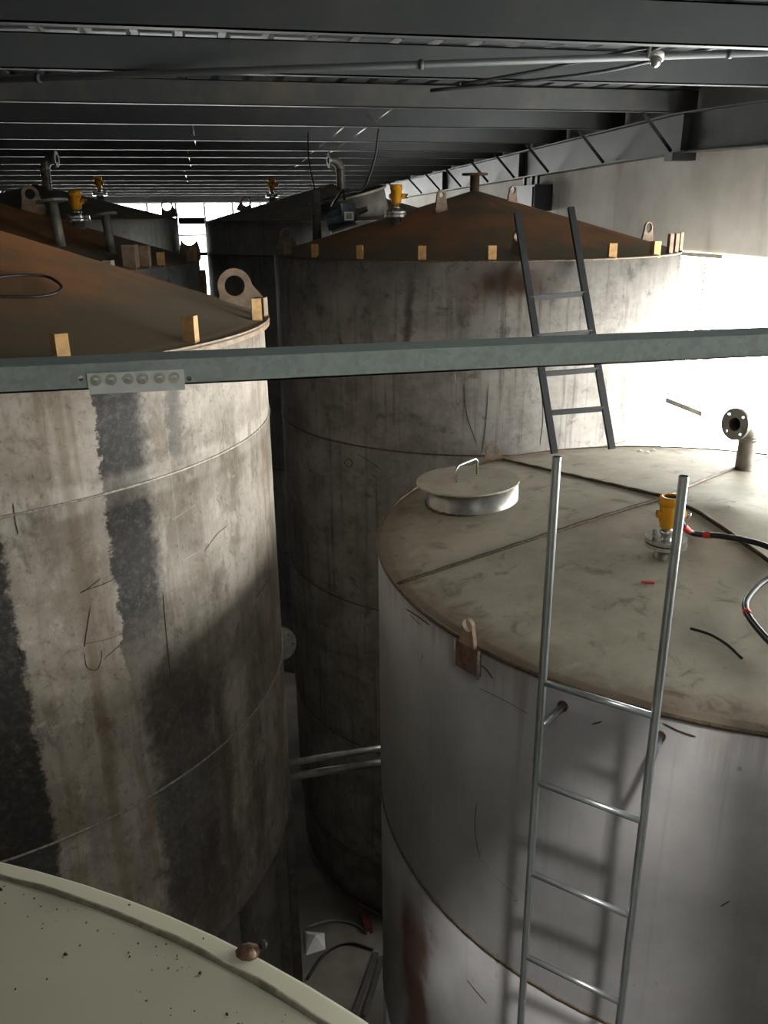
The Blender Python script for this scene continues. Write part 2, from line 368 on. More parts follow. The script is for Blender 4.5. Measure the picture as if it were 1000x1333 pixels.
# ------------------------------------------------------------------ the building shell
XW, XL, Y0, Y1 = 5.0, -5.2, -3.4, 30.0           # right wall, left wall, rear wall, far wall
def purlin_z(y): return H + (0.93 - 0.03*(8.3-y) if y < 8.3 else 0.93 - 0.016*(y-8.3))
f = struct('floor', MB().box((XL-0.3, Y0-0.3, -0.2), (XW+0.3, Y1+0.3, 0)), 'floor', 'dark littered concrete floor between the tanks')
ZT, ZB = H-0.385, H-3.05                          # window head and sill
wins = [(1.2, 9.6)]
mb = MB(); mb.box((XW, Y0, 0), (XW+0.25, Y1, ZB)); mb.box((XW, Y0, ZT), (XW+0.25, Y1, H+1.35))
ys = [Y0] + [q for wv in wins for q in wv] + [Y1]
for i in range(0, len(ys), 2): mb.box((XW, ys[i], ZB), (XW+0.25, ys[i+1], ZT))
struct('wall_right', mb, 'wall', 'limewashed wall with bright windows behind the tanks')
for i, (a, b) in enumerate(wins):
    fr = MB()
    for (lo, hi) in (((a, ZB), (a+0.05, ZT)), ((b-0.05, ZB), (b, ZT)), ((a, ZB), (b, ZB+0.05)), ((a, ZT-0.05), (b, ZT)), ((2.0, ZB), (2.05, ZT)), ((3.55, ZB), (3.6, ZT)), ((5.15, ZB), (5.2, ZT))):
        fr.box((XW+0.10, lo[0], lo[1]), (XW+0.15, hi[0], hi[1]))
    wo = struct('window_%d' % (i+1), fr, 'frame', 'bright window in the limewashed wall')
    for (p, q) in ((a+0.05, 2.0), (2.05, 3.55), (3.6, 5.15), (5.2, b-0.05)):
        part('pane', MB().box((XW+0.12, p, ZB+0.05), (XW+0.128, q, ZT-0.05)), 'glass', wo)
    portal('window_portal', (XW+0.05, (a+b)/2, (ZB+ZT)/2), (-1, 0, 0), b-a, ZT-ZB)
struct('wall_left', MB().box((XL-0.25, Y0, 0), (XL, Y1, H+1.35)), 'wall', 'limewashed wall on the far side')
struct('wall_rear', MB().box((XL-0.25, Y0-0.25, 0), (XW+0.25, Y0, H+1.35)), 'wall')
# far wall: upper strip of translucent sheets with thin mullions, plus a low opening between the tanks
GB = H-2.6; GT = H+0.46
mb = MB(); mb.box((XL, Y1, 0), (XW, Y1+0.25, GB)); mb.box((XL, Y1, GT), (XW, Y1+0.25, H+1.35))
struct('wall_far', mb, 'wall')
fr = MB(); n = 11; dx = (XW-XL)/n
for k in range(n+1): fr.box((XL+k*dx-0.035, Y1+0.05, GB), (XL+k*dx+0.035, Y1+0.11, GT))
for zz in (GB, H-0.62, GT-0.06): fr.box((XL, Y1+0.04, zz), (XW, Y1+0.12, zz+0.06))
wf = struct('window_5', fr, 'frame', 'long strip of bright panes in the far wall')
pm = MB().box((0.03, 0.07, 0), (dx-0.03, 0.078, 1)).mesh('pane'); pm.materials.append(MAT['glass'])
for k in range(n):
    for z0, z1 in ((GB+0.06, H-0.62), (H-0.56, GT-0.06)):
        link('pane', pm, wf, Matrix.Translation((XL+k*dx, Y1, z0)) @ Matrix.Diagonal((1, 1, z1-z0, 1)))
portal('far_portal', ((XL+XW)/2, Y1-0.05, (GB+GT)/2), (0, -1, 0), XW-XL, GT-GB)

# roof: purlins along x, sheets above them, two rooflights left open above the front tank
LIGHTS = [(0.46, 1.38, -0.9, 0.85)]
PY = [-2.9, -1.3, 0.3, 1.6, 3.0, 4.42, 6.03, 8.26, 9.76, 11.4, 12.7, 13.9, 15.4, 16.8, 18.2, 20.1, 21.7, 23.3, 25.0, 26.6, 28.2, 29.8]
def roof_z(y): return purlin_z(y) + 0.21
ceil = MB(); rail = MB()
cuts = sorted(set([Y0-0.3, Y1+0.3, 8.3] + [q for L in LIGHTS for q in L[2:]] + [5.2, 11.5, 15, 20, 25]))
ceil_o = struct('ceiling', MB().box((XL-0.3, 8.2, roof_z(8.3)+0.06), (XW+0.3, 8.4, roof_z(8.3)+0.09)), 'sheet', 'dark steel sheet roof over the tanks')
for y0, y1 in zip(cuts, cuts[1:]):
    xs = [XL-0.3]
    for (a, b, c, d) in sorted(LIGHTS):
        if c <= y0+1e-6 and d >= y1-1e-6: xs += [a, b]
    xs.append(XW+0.3)
    for a, b in zip(xs[::2], xs[1::2]):
        z0, z1 = roof_z(y0), roof_z(y1); m = MB(); k = max(1, round((b-a)/0.28)); prof = []
        for i in range(k):
            x = a+(b-a)*i/k; dx_ = (b-a)/k; prof += [(x, 0), (x+dx_*0.7, 0), (x+dx_*0.76, 0.035), (x+dx_*0.94, 0.035)]
        prof.append((b, 0)); n_ = len(prof)
        vs = [(x, y, z+h+t) for t in (0, 0.02) for y, z in ((y0, z0), (y1, z1)) for x, h in prof]
        fs = [(i, i+n_, i+n_+1, i+1) for i in range(n_-1)] + [(2*n_+i, 2*n_+i+1, 3*n_+i+1, 3*n_+i) for i in range(n_-1)]
        m.add(vs, fs); part('roof_panel', m, 'sheet', ceil_o)
def csection(x0, x1, y, z, h=0.2, fl=0.075, t=0.008):
    m = MB(); m.box((x0, y, z), (x1, y+t, z+h)); m.box((x0, y, z), (x1, y+fl, z+t)); m.box((x0, y, z+h-t), (x1, y+fl, z+h)); m.box((x0, y+fl-t, z), (x1, y+fl, z+0.02)); return m
for (a, b, c, d) in LIGHTS:
    portal('rooflight_offscreen', ((a+b)/2, (c+d)/2, roof_z(0)-0.03), (0, 0, -1), b-a, d-c)
    rl = MB(); zq = roof_z(c)
    for q in (c, d-0.04): rl.box((a, q, roof_z(q)+0.02), (b, q+0.04, roof_z(q)+0.06))
    ro = struct('window_7', rl, 'frame')
    part('pane', MB().add([(a, c, roof_z(c)+0.05), (b, c, roof_z(c)+0.05), (b, d, roof_z(d)+0.05), (a, d, roof_z(d)+0.05)], [(0, 1, 2, 3)]), 'dirtyglass', ro)  # grey pane tint added to weaken the light coming through
for y in PY:
    if any(c < y < d for (_, _, c, d) in LIGHTS): 
        continue
    near = abs(y-8.26) < 0.01
    o = single('roof_purlin', csection(XL+0.02, XW-0.02, y, purlin_z(y)), 'dusty' if near else 'roofsteel',
               'dusty grey roof purlin directly above the black ladder tank' if near else 'dark grey steel purlin spanning under the sheet roof', 'purlin', None,
               None if near else 'roof purlins')
# rafter carrying the purlins along the right wall (a shallow ridge at y 8.3) and its twin on the left
def rafter(x, side, label):
    t = thing('roof_rafter', label, 'steel beam', (x, 8.3, purlin_z(8.3)-0.36))
    for (y0, y1) in ((Y0+0.02, 8.3), (8.3, Y1-0.02)):
        z0, z1 = purlin_z(y0), purlin_z(y1); m = MB()
        def slab(xa, xb, da, db):
            m.add([(xa,y0,z0+da),(xb,y0,z0+da),(xb,y1,z1+da),(xa,y1,z1+da),(xa,y0,z0+db),(xb,y0,z0+db),(xb,y1,z1+db),(xa,y1,z1+db)],
                  [(0,3,2,1),(4,5,6,7),(0,1,5,4),(1,2,6,5),(2,3,7,6),(3,0,4,7)])
        slab(x-0.09, x+0.09, -0.37, -0.357); slab(x-0.09, x+0.09, -0.018, -0.005); slab(x-0.006, x+0.006, -0.357, -0.018)
        part('flanged_beam', m, 'roofsteel', t)
    for y in PY[5:18]:
        z = purlin_z(y); part('stiffener', MB().box((x-0.085, y-0.15, z-0.355), (x+0.085, y-0.14, z-0.02)), 'roofsteel', t) if y in (8.26, 12.7, 16.8) else None
        m = MB().bar((x-side*0.42, y+0.03, z-0.01), (x-side*0.08, y+0.03, z-0.355), 0.035, 0.006, (0, 1, 0)); part('fly_brace', m, 'black', t)
    return t
ra = rafter(4.84, 1, 'painted roof rafter running along the limewashed window wall')
m = MB(); bz = purlin_z(8.2)-0.37; m.box((4.68, 8.12, bz-0.075), (4.94, 8.28, bz)); part('hanger_bracket', m, 'black', ra)
rafter(-4.9, -1, 'painted roof rafter running along the wall without windows')
single('tie_beam', MB().box((XL+0.02, 28.9, H+0.42), (XW-0.02, 29.05, H+0.57)), 'roofsteel', 'grey eaves beam above the bright far panes', 'steel beam')
for (x, y0, y1) in ((1.78, 9.8, 11.35), (1.82, 11.45, 13.85), (1.90, 13.95, 16.75), (2.0, 8.3, 9.7), (2.05, 9.8, 11.35), (2.1, 11.45, 13.85), (0.08, 9.8, 12.65), (0.0, 12.75, 16.75), (-0.1, 16.85, 21.6)):
    single('sag_rod', MB().tube([(x-0.02, y0, purlin_z(y0)+0.06), (x+0.02, y1, purlin_z(y1)+0.06)], 0.008, 6), 'steel', 'thin steel sag rod linking two roof purlins', 'rod', None, 'sag rods in the roof')

# ------------------------------------------------------------------ tanks
def lug_outline(w_, h_, hole, n=28):
    zc = h_-0.5*w_*0.62; outer = []; inner = []
    rt = 0.5*w_*0.62
    for k in range(n):
        a = 2*PI*k/n + PI/2; dx_, dz_ = math.cos(a), math.sin(a)
        if dz_ >= -0.15: r = rt
        else:
            # meet the flared sides / base
            t_base = zc/(-dz_); x_at = dx_*t_base
            if abs(x_at) <= w_/2: r = t_base
            else:
                # flared side from (w/2,0) to (rt, zc-0.15 rt)
                x0, z0_, x1, z1_ = w_/2, 0.0, rt*0.985, zc-0.17*rt
                ax = abs(dx_); den = ax*(z1_-z0_) - dz_*(x1-x0); r = (x0*(z1_-z0_) + (zc-z0_)*(x1-x0))/den
        outer.append((dx_*r, zc+dz_*r)); inner.append((dx_*hole, zc+dz_*hole))
    return outer, inner
def lug_mesh(name, w_, h_, hole, t):
    return MB().ringplate(*lug_outline(w_, h_, hole), t).mesh(name)
LUGS = {}
def add_lug(tank, pos, face, w_, h_, hole, t, mat, tilt=0.0):   # face: horizontal direction the plate looks to
    key = (w_, h_, hole, t, mat)
    if key not in LUGS: LUGS[key] = lug_mesh('lifting_lug', w_, h_, hole, t); LUGS[key].materials.append(MAT[mat])
    fx = Vector((face[0], face[1], 0)).normalized()
    return link('lifting_lug', LUGS[key], tank, frame(pos, x=fx.cross(Vector((0,0,1))), z=(0,0,1)) @ Matrix.Rotation(tilt, 4, 'Y'))
CLIPS = {}
def add_clip(tank, ang, R, z, mat='tan', w_=0.062, h_=0.125, turn=0.0):
    key = (mat, w_, h_)
    if key not in CLIPS:
        m = MB(); t = 0.007; m.box((-w_/2, -t, 0), (w_/2, 0, h_)); m.box((-w_/2, 0, 0), (-w_/2+t, w_, h_)); CLIPS[key] = m.mesh('rim_clip'); CLIPS[key].materials.append(MAT[mat])
    a = math.radians(ang); c = tank.matrix_basis.translation
    # local -y looks outward
    o = Vector((math.cos(a), math.sin(a), 0)); pos = Vector((c.x, c.y, 0)) + o*(R-0.012) + Vector((0, 0, z-0.012))
    return link('rim_clip', CLIPS[key], tank, frame(pos, x=Vector((0,0,1)).cross(o), z=(0,0,1)) @ Matrix.Rotation(turn, 4, 'Z'))
def ring(c, R, z, r, n=96, seg=6): return MB().tube([(c[0]+R*math.cos(2*PI*k/n), c[1]+R*math.sin(2*PI*k/n), z) for k in range(n)], r, seg, True)
class Tank: pass
def tank(label, c, zr, za, courses, shell, roof, R=1.799, lip=0.0, weld='weld', zfloor=0.0, name='storage_tank', seams=None):
    T = Tank(); T.c, T.R, T.zr, T.za = c, R, zr, za
    t = T.o = thing(name, label, 'tank', (c[0], c[1], 0)); mt = Matrix.Translation((c[0], c[1], 0))
    zs = [zr] + courses
    for i, (a, b) in enumerate(zip(zs, zs[1:])):
        part('shell_course', MB().lathe([(R, b), (R, (a+b)/2), (R, a), (R-0.008, a), (R-0.008, b)], 144, mt), shell, t)
    for z in courses[:-1]: part('course_weld', ring(c, R+0.001, z, 0.006), weld if seams is None else seams, t)
    prof = [(R+lip, zr-0.004), (R+lip, zr+0.004)]
    prof += [(R*k, za+(zr+0.004-za)*k) for k in (0.97, 0.8, 0.6, 0.4, 0.2, 0.08, 0.002)]
    part('cone_roof', MB().lathe(prof, 144, mt), roof, t)
    if lip: part('rim_lip', MB().lathe([(R, zr-0.025), (R+lip, zr-0.025), (R+lip, zr+0.012), (R+lip-0.006, zr+0.012), (R+lip-0.006, zr-0.004)], 144, mt, False), 'lugm', t)
    else: part('rim_weld', ring(c, R, zr+0.002, 0.009, 120), weld, t)
    T.cone = lambda x, y: za + (zr-za)*math.hypot(x-c[0], y-c[1])/R
    T.pol = lambda rho, ang: Vector((c[0]+rho*math.cos(math.radians(ang)), c[1]+rho*math.sin(math.radians(ang)), za+(zr-za)*rho/R))
    return T

A = tank('tall tank with dark-striped beige shell and brown cone roof', (-1.473, 4.678), H-0.512, H+0.12, [H-1.01, H-2.45, H-3.52], 'beige', 'rust_a', lip=0.03, seams='weldl')
B = tank('grey tank with rusty cone roof, black ladder leaning on its rim', (2.458, 7.562), H-0.319, H+0.20, [H-1.742, H-3.16, H-4.6, H-5.87], 'grey', 'rust')
Ct = tank('grey tank with flat olive lid, pipe ladder and yellow gauge', (2.560, 3.548), H-1.60, H-1.42, [H-3.06, H-4.5, 0.0], 'zinc', 'olive')
E_ = tank('rusty cone-topped tank behind the beige striped tank', (-1.78, 8.6), H-0.40, H+0.15, [H-1.82, H-3.3, H-4.7, 0.0], 'grey_b', 'rust_b')
F_ = tank('dull olive tank farthest along the brown-roofed row', (-2.02, 12.5), H-0.03, H+0.42, [H-0.45, H-1.9, H-3.3, 0.0], 'grey_b', 'oliveb')
G_ = tank('dull grey tank behind the motor, elbow vent on its cone', (1.95, 12.5), H-0.07, H+0.42, [H-0.48, H-1.9, H-3.3, 0.0], 'grey_b', 'oliveb')

K_ = tank('grey tank with a low cone beside the olive painted lid', (2.98, -0.45), H-1.46, H-1.28, [H-2.3, H-3.8, 0.0], 'zinc', 'olive')
# skirts under the two tanks that stand clear of the floor
def skirt(T, z, r):
    mt = Matrix.Translation((T.c[0], T.c[1], 0))
    part('skirt', MB().lathe([(r, 0.0), (r, z), (r-0.01, z), (r-0.01, 0)], 96, mt), 'skirt', T.o)
skirt(A, H-3.53, 1.76); skirt(B, H-5.87, 1.77)
for ang in (-62, -48, -36, -20, -8, 4):
    a = math.radians(ang); p = Vector((A.c[0]+1.79*math.cos(a), A.c[1]+1.79*math.sin(a), 0))
    part('skirt_rib', MB().bar(p, p+Vector((0, 0, H-3.53)), 0.05, 0.05, (math.cos(a), math.sin(a), 0)), 'dsteel', A.o)
# front tank under the camera: painted lid with a raised weld ring
Dc = (-1.208, -0.485); zD = H-0.91; RD = 1.799
Dt = thing('storage_tank', 'olive painted tank lid with a raised weld ring below the beam', 'tank', (Dc[0], Dc[1], 0)); mt = Matrix.Translation((Dc[0], Dc[1], 0))
part('shell_course', MB().lathe([(RD-0.01, 0), (RD-0.01, zD-0.02), (RD-0.02, zD-0.02), (RD-0.02, 0)], 144, mt), 'dpaint', Dt)
part('lid_flange', MB().lathe([(RD-0.02, zD-0.03), (RD, zD-0.022), (RD+0.004, zD-0.01), (RD-0.006, zD), (1.70, zD+0.012)], 144, mt), 'dpaint', Dt)
part('lid', MB().lathe([(1.752, zD-0.01), (1.752, zD+0.016), (1.745, zD+0.018), (1.3, zD+0.06), (0.8, zD+0.11), (0.3, zD+0.155), (0.002, zD+0.18)], 144, mt), 'dpaint', Dt)
wr = [(Dc[0]+(1.757+0.0012*math.sin(k*2.3))*math.cos(2*PI*k/240), Dc[1]+(1.757+0.0012*math.sin(k*2.3))*math.sin(2*PI*k/240), zD+0.012+0.0012*math.sin(k*1.7)) for k in range(240)]
part('weld_ring', MB().tube(wr, 0.0065, 8, True), 'weldo', Dt)

# ---- rim clips
for ang, tn in ((-57.0, -0.1), (-36.4, 0.25), (-11.2, 0.6), (-90, 0)): add_clip(A.o, ang, 1.80, A.zr, 'tan', 0.048, 0.135, tn)
add_clip(A.o, -4, 1.80, A.zr, 'lugm', 0.07, 0.12, 1.3)
for ang in (-167.4,): add_clip(B.o, ang, 1.80, B.zr, 'lugm')
for ang in (-151.2, -135.6, -119.6, -103.6, -73.3, -56.2): add_clip(B.o, ang, 1.80, B.zr, 'tan', 0.058, 0.12, 0.0 if ang < -90 else -0.5)
for ang in (-47.5, -42, -33): add_clip(B.o, ang, 1.80, B.zr, 'lugm', 0.034, 0.17, -0.7)
for ang, mt_, w_, h_ in ((-51.6, 'lugw', 0.06, 0.09), (-43.7, 'lugm', 0.10, 0.2), (-39.0, 'lugm', 0.07, 0.19), (-33.0, 'tan', 0.055, 0.13), (-9.9, 'tan', 0.055, 0.15), (-14, 'lugm', 0.06, 0.12)):
    add_clip(E_.o, ang, 1.80, E_.zr, mt_, w_, h_, 0.5)
part('side_bracket', MB().box((0.0, 8.35, H-0.75), (0.07, 8.42, H-0.48)), 'lugr', E_.o)
# ---- lifting lugs
V = Vector
add_lug(A.o, A.pol(1.70, 3.5)-V((0, 0, 0.02)), (0.1, -1), 0.30, 0.235, 0.055, 0.025, 'lugm', 0.26)
add_lug(B.o, B.pol(0.654, -132.7)-V((0, 0, 0.02)), (0.25, -1), 0.13, 0.20, 0.022, 0.02, 'lugm')
add_lug(B.o, B.pol(0.36, -42)-V((0, 0, 0.01)), (0.3, -1), 0.11, 0.14, 0.026, 0.02, 'lugm')
add_lug(B.o, B.pol(1.52, -22)-V((0, 0, 0.01)), (0.4, -1), 0.16, 0.17, 0.04, 0.02, 'lugm')
add_lug(B.o, B.pol(1.70, 166)-V((0, 0, 0.01)), (0.2, -1), 0.20, 0.2, 0.045, 0.02, 'lugm')
add_lug(B.o, B.pol(1.66, -97)-V((0, 0, 0.03)), (1, 0.25), 0.16, 0.2, 0.03, 0.02, 'lugm')
add_lug(E_.o, E_.pol(1.72, 4)-V((0, 0, 0.02)), (0.1, -1), 0.24, 0.28, 0.075, 0.02, 'lugm')
add_lug(E_.o, E_.pol(0.35, 6)-V((0, 0, 0.02)), (0.1, -1), 0.24, 0.26, 0.045, 0.025, 'lugm', 0.1)
add_lug(F_.o, F_.pol(1.70, 3)-V((0, 0, 0.01)), (0.1, -1), 0.26, 0.24, 0.06, 0.02, 'lugm', 0.2)
add_lug(G_.o, G_.pol(1.33, -164)-V((0, 0, 0.01)), (0.1, -1), 0.24, 0.21, 0.05, 0.02, 'lugm', -0.25)
add_lug(Ct.o, V((1.875, 5.2, Ct.cone(1.875, 5.2)-0.01)), (-0.2, -1), 0.15, 0.135, 0.036, 0.015, 'lugm')
# lug welded to the outside of the front rim
fa = math.radians(-154.6); fo = V((math.cos(fa), math.sin(fa), 0)); fp = V((Ct.c[0], Ct.c[1], 0))+fo*1.812
o_, i_ = lug_outline(0.088, 0.12, 0.026)
m = MB().ringplate(o_, i_, 0.018, frame(fp+V((0, 0, Ct.zr-0.005)), x=fo.cross(V((0, 0, 1))), z=(0, 0, 1)))
lg = part('lifting_lug', m, 'lugm', Ct.o, 'pale ring of the rim lug')
m = MB().bar(fp+V((0, 0, Ct.zr-0.115)), fp+V((0, 0, Ct.zr+0.0)), 0.135, 0.018, fo); part('backing_plate', m, 'lugr', lg, 'rusted plate below the lug')
tg = fo.cross(V((0, 0, 1)))
part('plate_weld', MB().tube([fp+fo*0.008+tg*0.069*s+V((0, 0, Ct.zr-0.118+q)) for s, q in ((1, 0.12), (1, 0.06), (1, 0))], 0.006, 6).tube([fp+fo*0.008-tg*0.069+V((0, 0, Ct.zr-0.118+q)) for q in (0, 0.06, 0.12)], 0.006, 6), 'weldl', lg)

def drill(mb, cutters):                           # cut closed MB shapes out of a closed MB shape, return a mesh builder
    a = bpy.data.objects.new('drill_a', mb.mesh('drill_a')); C.objects.link(a); tmp = [a]
    for k in cutters:
        b = bpy.data.objects.new('drill_b', k.mesh('drill_b')); C.objects.link(b); tmp.append(b)
        md = a.modifiers.new('cut', 'BOOLEAN'); md.operation = 'DIFFERENCE'; md.object = b; md.solver = 'EXACT'
    dg = bpy.context.evaluated_depsgraph_get(); dg.update(); me = bpy.data.meshes.new_from_object(a.evaluated_get(dg))
    out = MB().add([v.co.copy() for v in me.vertices], [tuple(p.vertices) for p in me.polygons])
    bpy.data.meshes.remove(me)
    for o in tmp: d = o.data; bpy.data.objects.remove(o); bpy.data.meshes.remove(d)
    return out
def plug(p, d, r, l, n=16): d = Vector(d).normalized(); return MB().tube([Vector(p)-d*l, Vector(p)+d*l], r, n)
# ---- welded seams, manway, elbow and stains on the olive lid
def onC(x, y, dz=0.0): return V((x, y, Ct.cone(x, y)+0.004+dz))
X0 = (2.37, 3.82)
def seam(p, q):
    n = 26; m = MB(); pts = [onC(p[0]+(q[0]-p[0])*k/n, p[1]+(q[1]-p[1])*k/n, 0.002+0.002*math.sin(k*2.1)) for k in range(n+1)]
    part('roof_seam', m.tube(pts, 0.011, 6), 'weld', Ct.o)
def rim_from(x, y, ang):
    a = math.radians(ang); dx_, dy_ = math.cos(a), math.sin(a); ox, oy = x-Ct.c[0], y-Ct.c[1]; b = ox*dx_+oy*dy_
    t = -b + math.sqrt(b*b - (ox*ox+oy*oy-1.79**2)); return (x+dx_*t, y+dy_*t)
for an in (-164.5, 36.5, 107.5, -88.5): seam(X0, rim_from(*X0, an))
hc = V((1.432, 4.30, 0)); hz = Ct.cone(1.432, 4.30); HR = 0.262; mt = frame((hc.x, hc.y, hz), x=(1, 0, 0), z=(-0.035, 0.02, 1))
mw = part('manway', MB().lathe([(HR, -0.05), (HR, 0.128), (HR-0.006, 0.128), (HR-0.006, -0.05)], 64, mt), 'steel', Ct.o, 'bare steel manway neck')
part('manway_lid', MB().lathe([(0.002, 0.124), (HR+0.03, 0.124), (HR+0.03, 0.134), (0.002, 0.137)], 64, mt @ Matrix.Translation((-0.025, 0.0, 0.0)), False), 'olive', mw)
hd = [mt @ V(p) for p in ((-0.10, -0.03, 0.13), (-0.10, -0.03, 0.215), (-0.085, -0.025, 0.23), (0.045, 0.075, 0.23), (0.06, 0.085, 0.215), (0.06, 0.085, 0.13))]
part('lid_handle', MB().tube(hd, 0.0075, 8), 'chrome', mw, 'bright bent-rod handle')
part('neck_weld', MB().tube([mt @ V((HR*1.01*math.cos(2*PI*k/60), HR*1.01*math.sin(2*PI*k/60), 0.002+0.003*math.sin(k*3))) for k in range(60)], 0.008, 6, True), 'weld', mw)
for k in range(7):
    a = -2.5+k*0.42; p = mt @ V(((HR+0.012)*math.cos(a)-0.02, (HR+0.012)*math.sin(a), 0.122)); part('tack_weld', MB().lathe([(0.001, -0.008), (0.009, -0.004), (0.009, 0.004), (0.001, 0.008)], 8, Matrix.Translation(p)), 'weldl', mw)
def flange(m, mtx, r0, r1, t, bolts=0, n=32):
    m.lathe([(r0, 0), (r1, 0), (r1, t), (r0, t), (r0, 0)], n, mtx, False); return m
def elbow(T, base, height, direction, r=0.055, fr=0.095, bend=0.11, pmat='dsteel', sub=True):
    d = V(direction).normalized(); b = V(base); top = b+V((0, 0, height)); pts = [b-V((0, 0, 0.05)), top]
    for k in range(1, 8):
        a = PI/2*k/7; pts.append(top + d*bend*(1-math.cos(a)) + V((0, 0, bend*math.sin(a))))
    end = pts[-1]+d*0.02; pts.append(end)
    e = part('elbow_pipe', MB().tube(pts, r, 20, caps=False), pmat, T.o)
    part('pipe_joint', MB().lathe([(r*1.0, -0.012), (r*1.14, -0.012), (r*1.14, 0.012), (r*1.0, 0.012)], 20, Matrix.Translation(top)), pmat, e)
    fm = frame(end, z=d)
    cuts_ = [plug(end, d, r*0.8, 0.06, 24)] + [plug(fm @ V((fr*0.76*math.cos(PI/4+k*PI/2), fr*0.76*math.sin(PI/4+k*PI/2), 0.01)), d, 0.011, 0.05) for k in range(4)]
    part('flange', drill(plug(end+d*0.0105, d, fr, 0.0105, 32), cuts_), 'steel' if pmat == 'dsteel' else pmat, e)
    return e
elbow(Ct, onC(3.246, 4.406), 0.20, (-0.96, -0.28, 0.06), 0.052, 0.098, 0.10, 'dsteel')
elbow(F_, F_.pol(0.30, -52), 0.24, (1, -0.18, 0), 0.06, 0.10, 0.13)
elbow(G_, G_.pol(0.30, -75)+V((0.0, 0, 0)), 0.24, (-1, -0.12, 0), 0.06, 0.10, 0.13)
def nozzle(T, base, h, r, fr, mat='dsteel', tilt=(0, 0), fz=None):
    b = V(base); top = b+V((tilt[0], tilt[1], h)); e = part('nozzle_pipe', MB().tube([b-V((0, 0, 0.06)), top], r, 18), mat, T.o); d = (top-b).normalized()
    q = top if fz is None else b+(top-b)*fz
    part('flange', MB().lathe([(0.002, 0), (fr, 0), (fr, 0.018), (0.002, 0.018)], 28, frame(q, z=d), False), mat, e); return e
nozzle(B, (2.458, 7.562, H+0.17), 0.15, 0.042, 0.115, 'rustlump')
nozzle(B, B.pol(1.42, 166), 0.42, 0.042, 0.06, 'dsteel', (0.0, 0.0), 0.72)
nozzle(E_, E_.pol(1.193, -54.9), 0.335, 0.042, 0.125, 'dsteel', (-0.03, 0.02))
nozzle(E_, E_.pol(1.423, -40.4), 0.30, 0.036, 0.10, 'dsteel', (-0.03, 0.02))
# big open neck on the far grey tank
mt = frame((2.05, 11.3, H+0.03), x=(1, 0, 0.24), z=(-0.235, -0.05, 1))
nk = part('open_neck', MB().lathe([(0.44, -0.1), (0.44, 0.22), (0.43, 0.22), (0.43, -0.1)], 48, mt), 'skirt', G_.o)
part('neck_rim', MB().lathe([(0.43, 0.21), (0.47, 0.21), (0.47, 0.235), (0.43, 0.235)], 48, mt, False), 'dsteel', nk)
mt = frame((-1.05, 11.55, H+0.06), x=(1, 0, -0.26), z=(0.25, -0.05, 1))

# ------------------------------------------------------------------ level gauges (each stands on a tank nozzle)
def gauge(T, pos, label, s=1.0, face=-2.0, cable=None, group=None):
    p = V(pos); t = thing('level_gauge', label, 'gauge', p+V((0, 0, 0.0555*s)), group)
    L = lambda prof, n=32, sm=True, off=(0, 0, 0): MB().lathe([(r*s, z*s) for r, z in prof], n, Matrix.Translation(p+V(off)), sm)
    stub = part('nozzle_stub', L([(0.05, -0.04), (0.05, 0.055), (0.047, 0.055)]), 'steel', T.o)
    part('lower_flange', L([(0.002, 0.055), (0.098, 0.055), (0.098, 0.0735), (0.002, 0.0735)], 40, False), 'chrome', stub)
    part('upper_flange', L([(0.002, 0.080), (0.098, 0.080), (0.098, 0.099), (0.002, 0.099)], 40, False), 'chrome', t)
    part('gasket', L([(0.002, 0.0745), (0.085, 0.0745), (0.085, 0.080), (0.002, 0.080)], 32, False), 'rubber', t)
    for k in range(4):
        a = face+0.6+k*PI/2
        b = MB(); o = p+V((math.cos(a), math.sin(a), 0))*0.076*s
        b.lathe([(0.012*s, 0.099*s), (0.012*s, 0.112*s), (0.002*s, 0.114*s)], 6, Matrix.Translation(o), False).lathe([(0.010*s, 0.0995*s), (0.010*s, 0.105*s)], 6, Matrix.Translation(o), False)
        part('flange_bolt', b, 'dsteel', t)
    part('neck', L([(0.026, 0.099), (0.026, 0.118), (0.034, 0.12), (0.034, 0.135), (0.022, 0.14), (0.022, 0.158)], 16), 'chrome', t)
    hs = part('housing', L([(0.002, 0.150), (0.036, 0.152), (0.040, 0.170), (0.044, 0.185), (0.046, 0.262), (0.043, 0.264)], 32), 'yellow', t)
    part('cap', L([(0.046, 0.262), (0.052, 0.264), (0.052, 0.298), (0.046, 0.305), (0.036, 0.305), (0.034, 0.298), (0.002, 0.298)], 32), 'yellow', hs)
    part('display', L([(0.002, 0.2985), (0.034, 0.2985)], 24), 'rubber', hs)
    d = V((math.cos(face+PI/2), math.sin(face+PI/2), 0)); q = p+V((0, 0, 0.215*s))
    part('cable_gland', MB().tube([q+d*0.03*s, q+d*0.075*s], 0.021*s, 14), 'yellow', hs)
    part('gland_nut', MB().tube([q+d*0.075*s, q+d*0.098*s], 0.018*s, 6), 'chrome', hs)
    q2 = q-d*0.03*s
    part('side_plug', MB().tube([q2, q2-d*0.028*s], 0.02*s, 14), 'yellow', hs)
    return t
gp = onC(1.985, 3.165); gauge(Ct, gp, 'yellow level gauge with red-banded hose on the olive lid', 0.95, -1.9)
gauge(B, B.pol(0.95, -150.1), 'yellow level gauge on the rusty cone by the motor', 1.0, -1.9)
gauge(E_, V((-1.029, 8.40, E_.cone(-1.029, 8.40))), 'yellow level gauge beside tall flanged pipes on dark cone', 1.05, -1.9)
gauge(F_, F_.pol(0.80, 4), 'yellow level gauge on the dull olive cone farthest back', 1.0, -1.9)
gauge(G_, G_.pol(0.85, 172), 'yellow level gauge on the grey cone by the far panes', 1.0, -1.9)

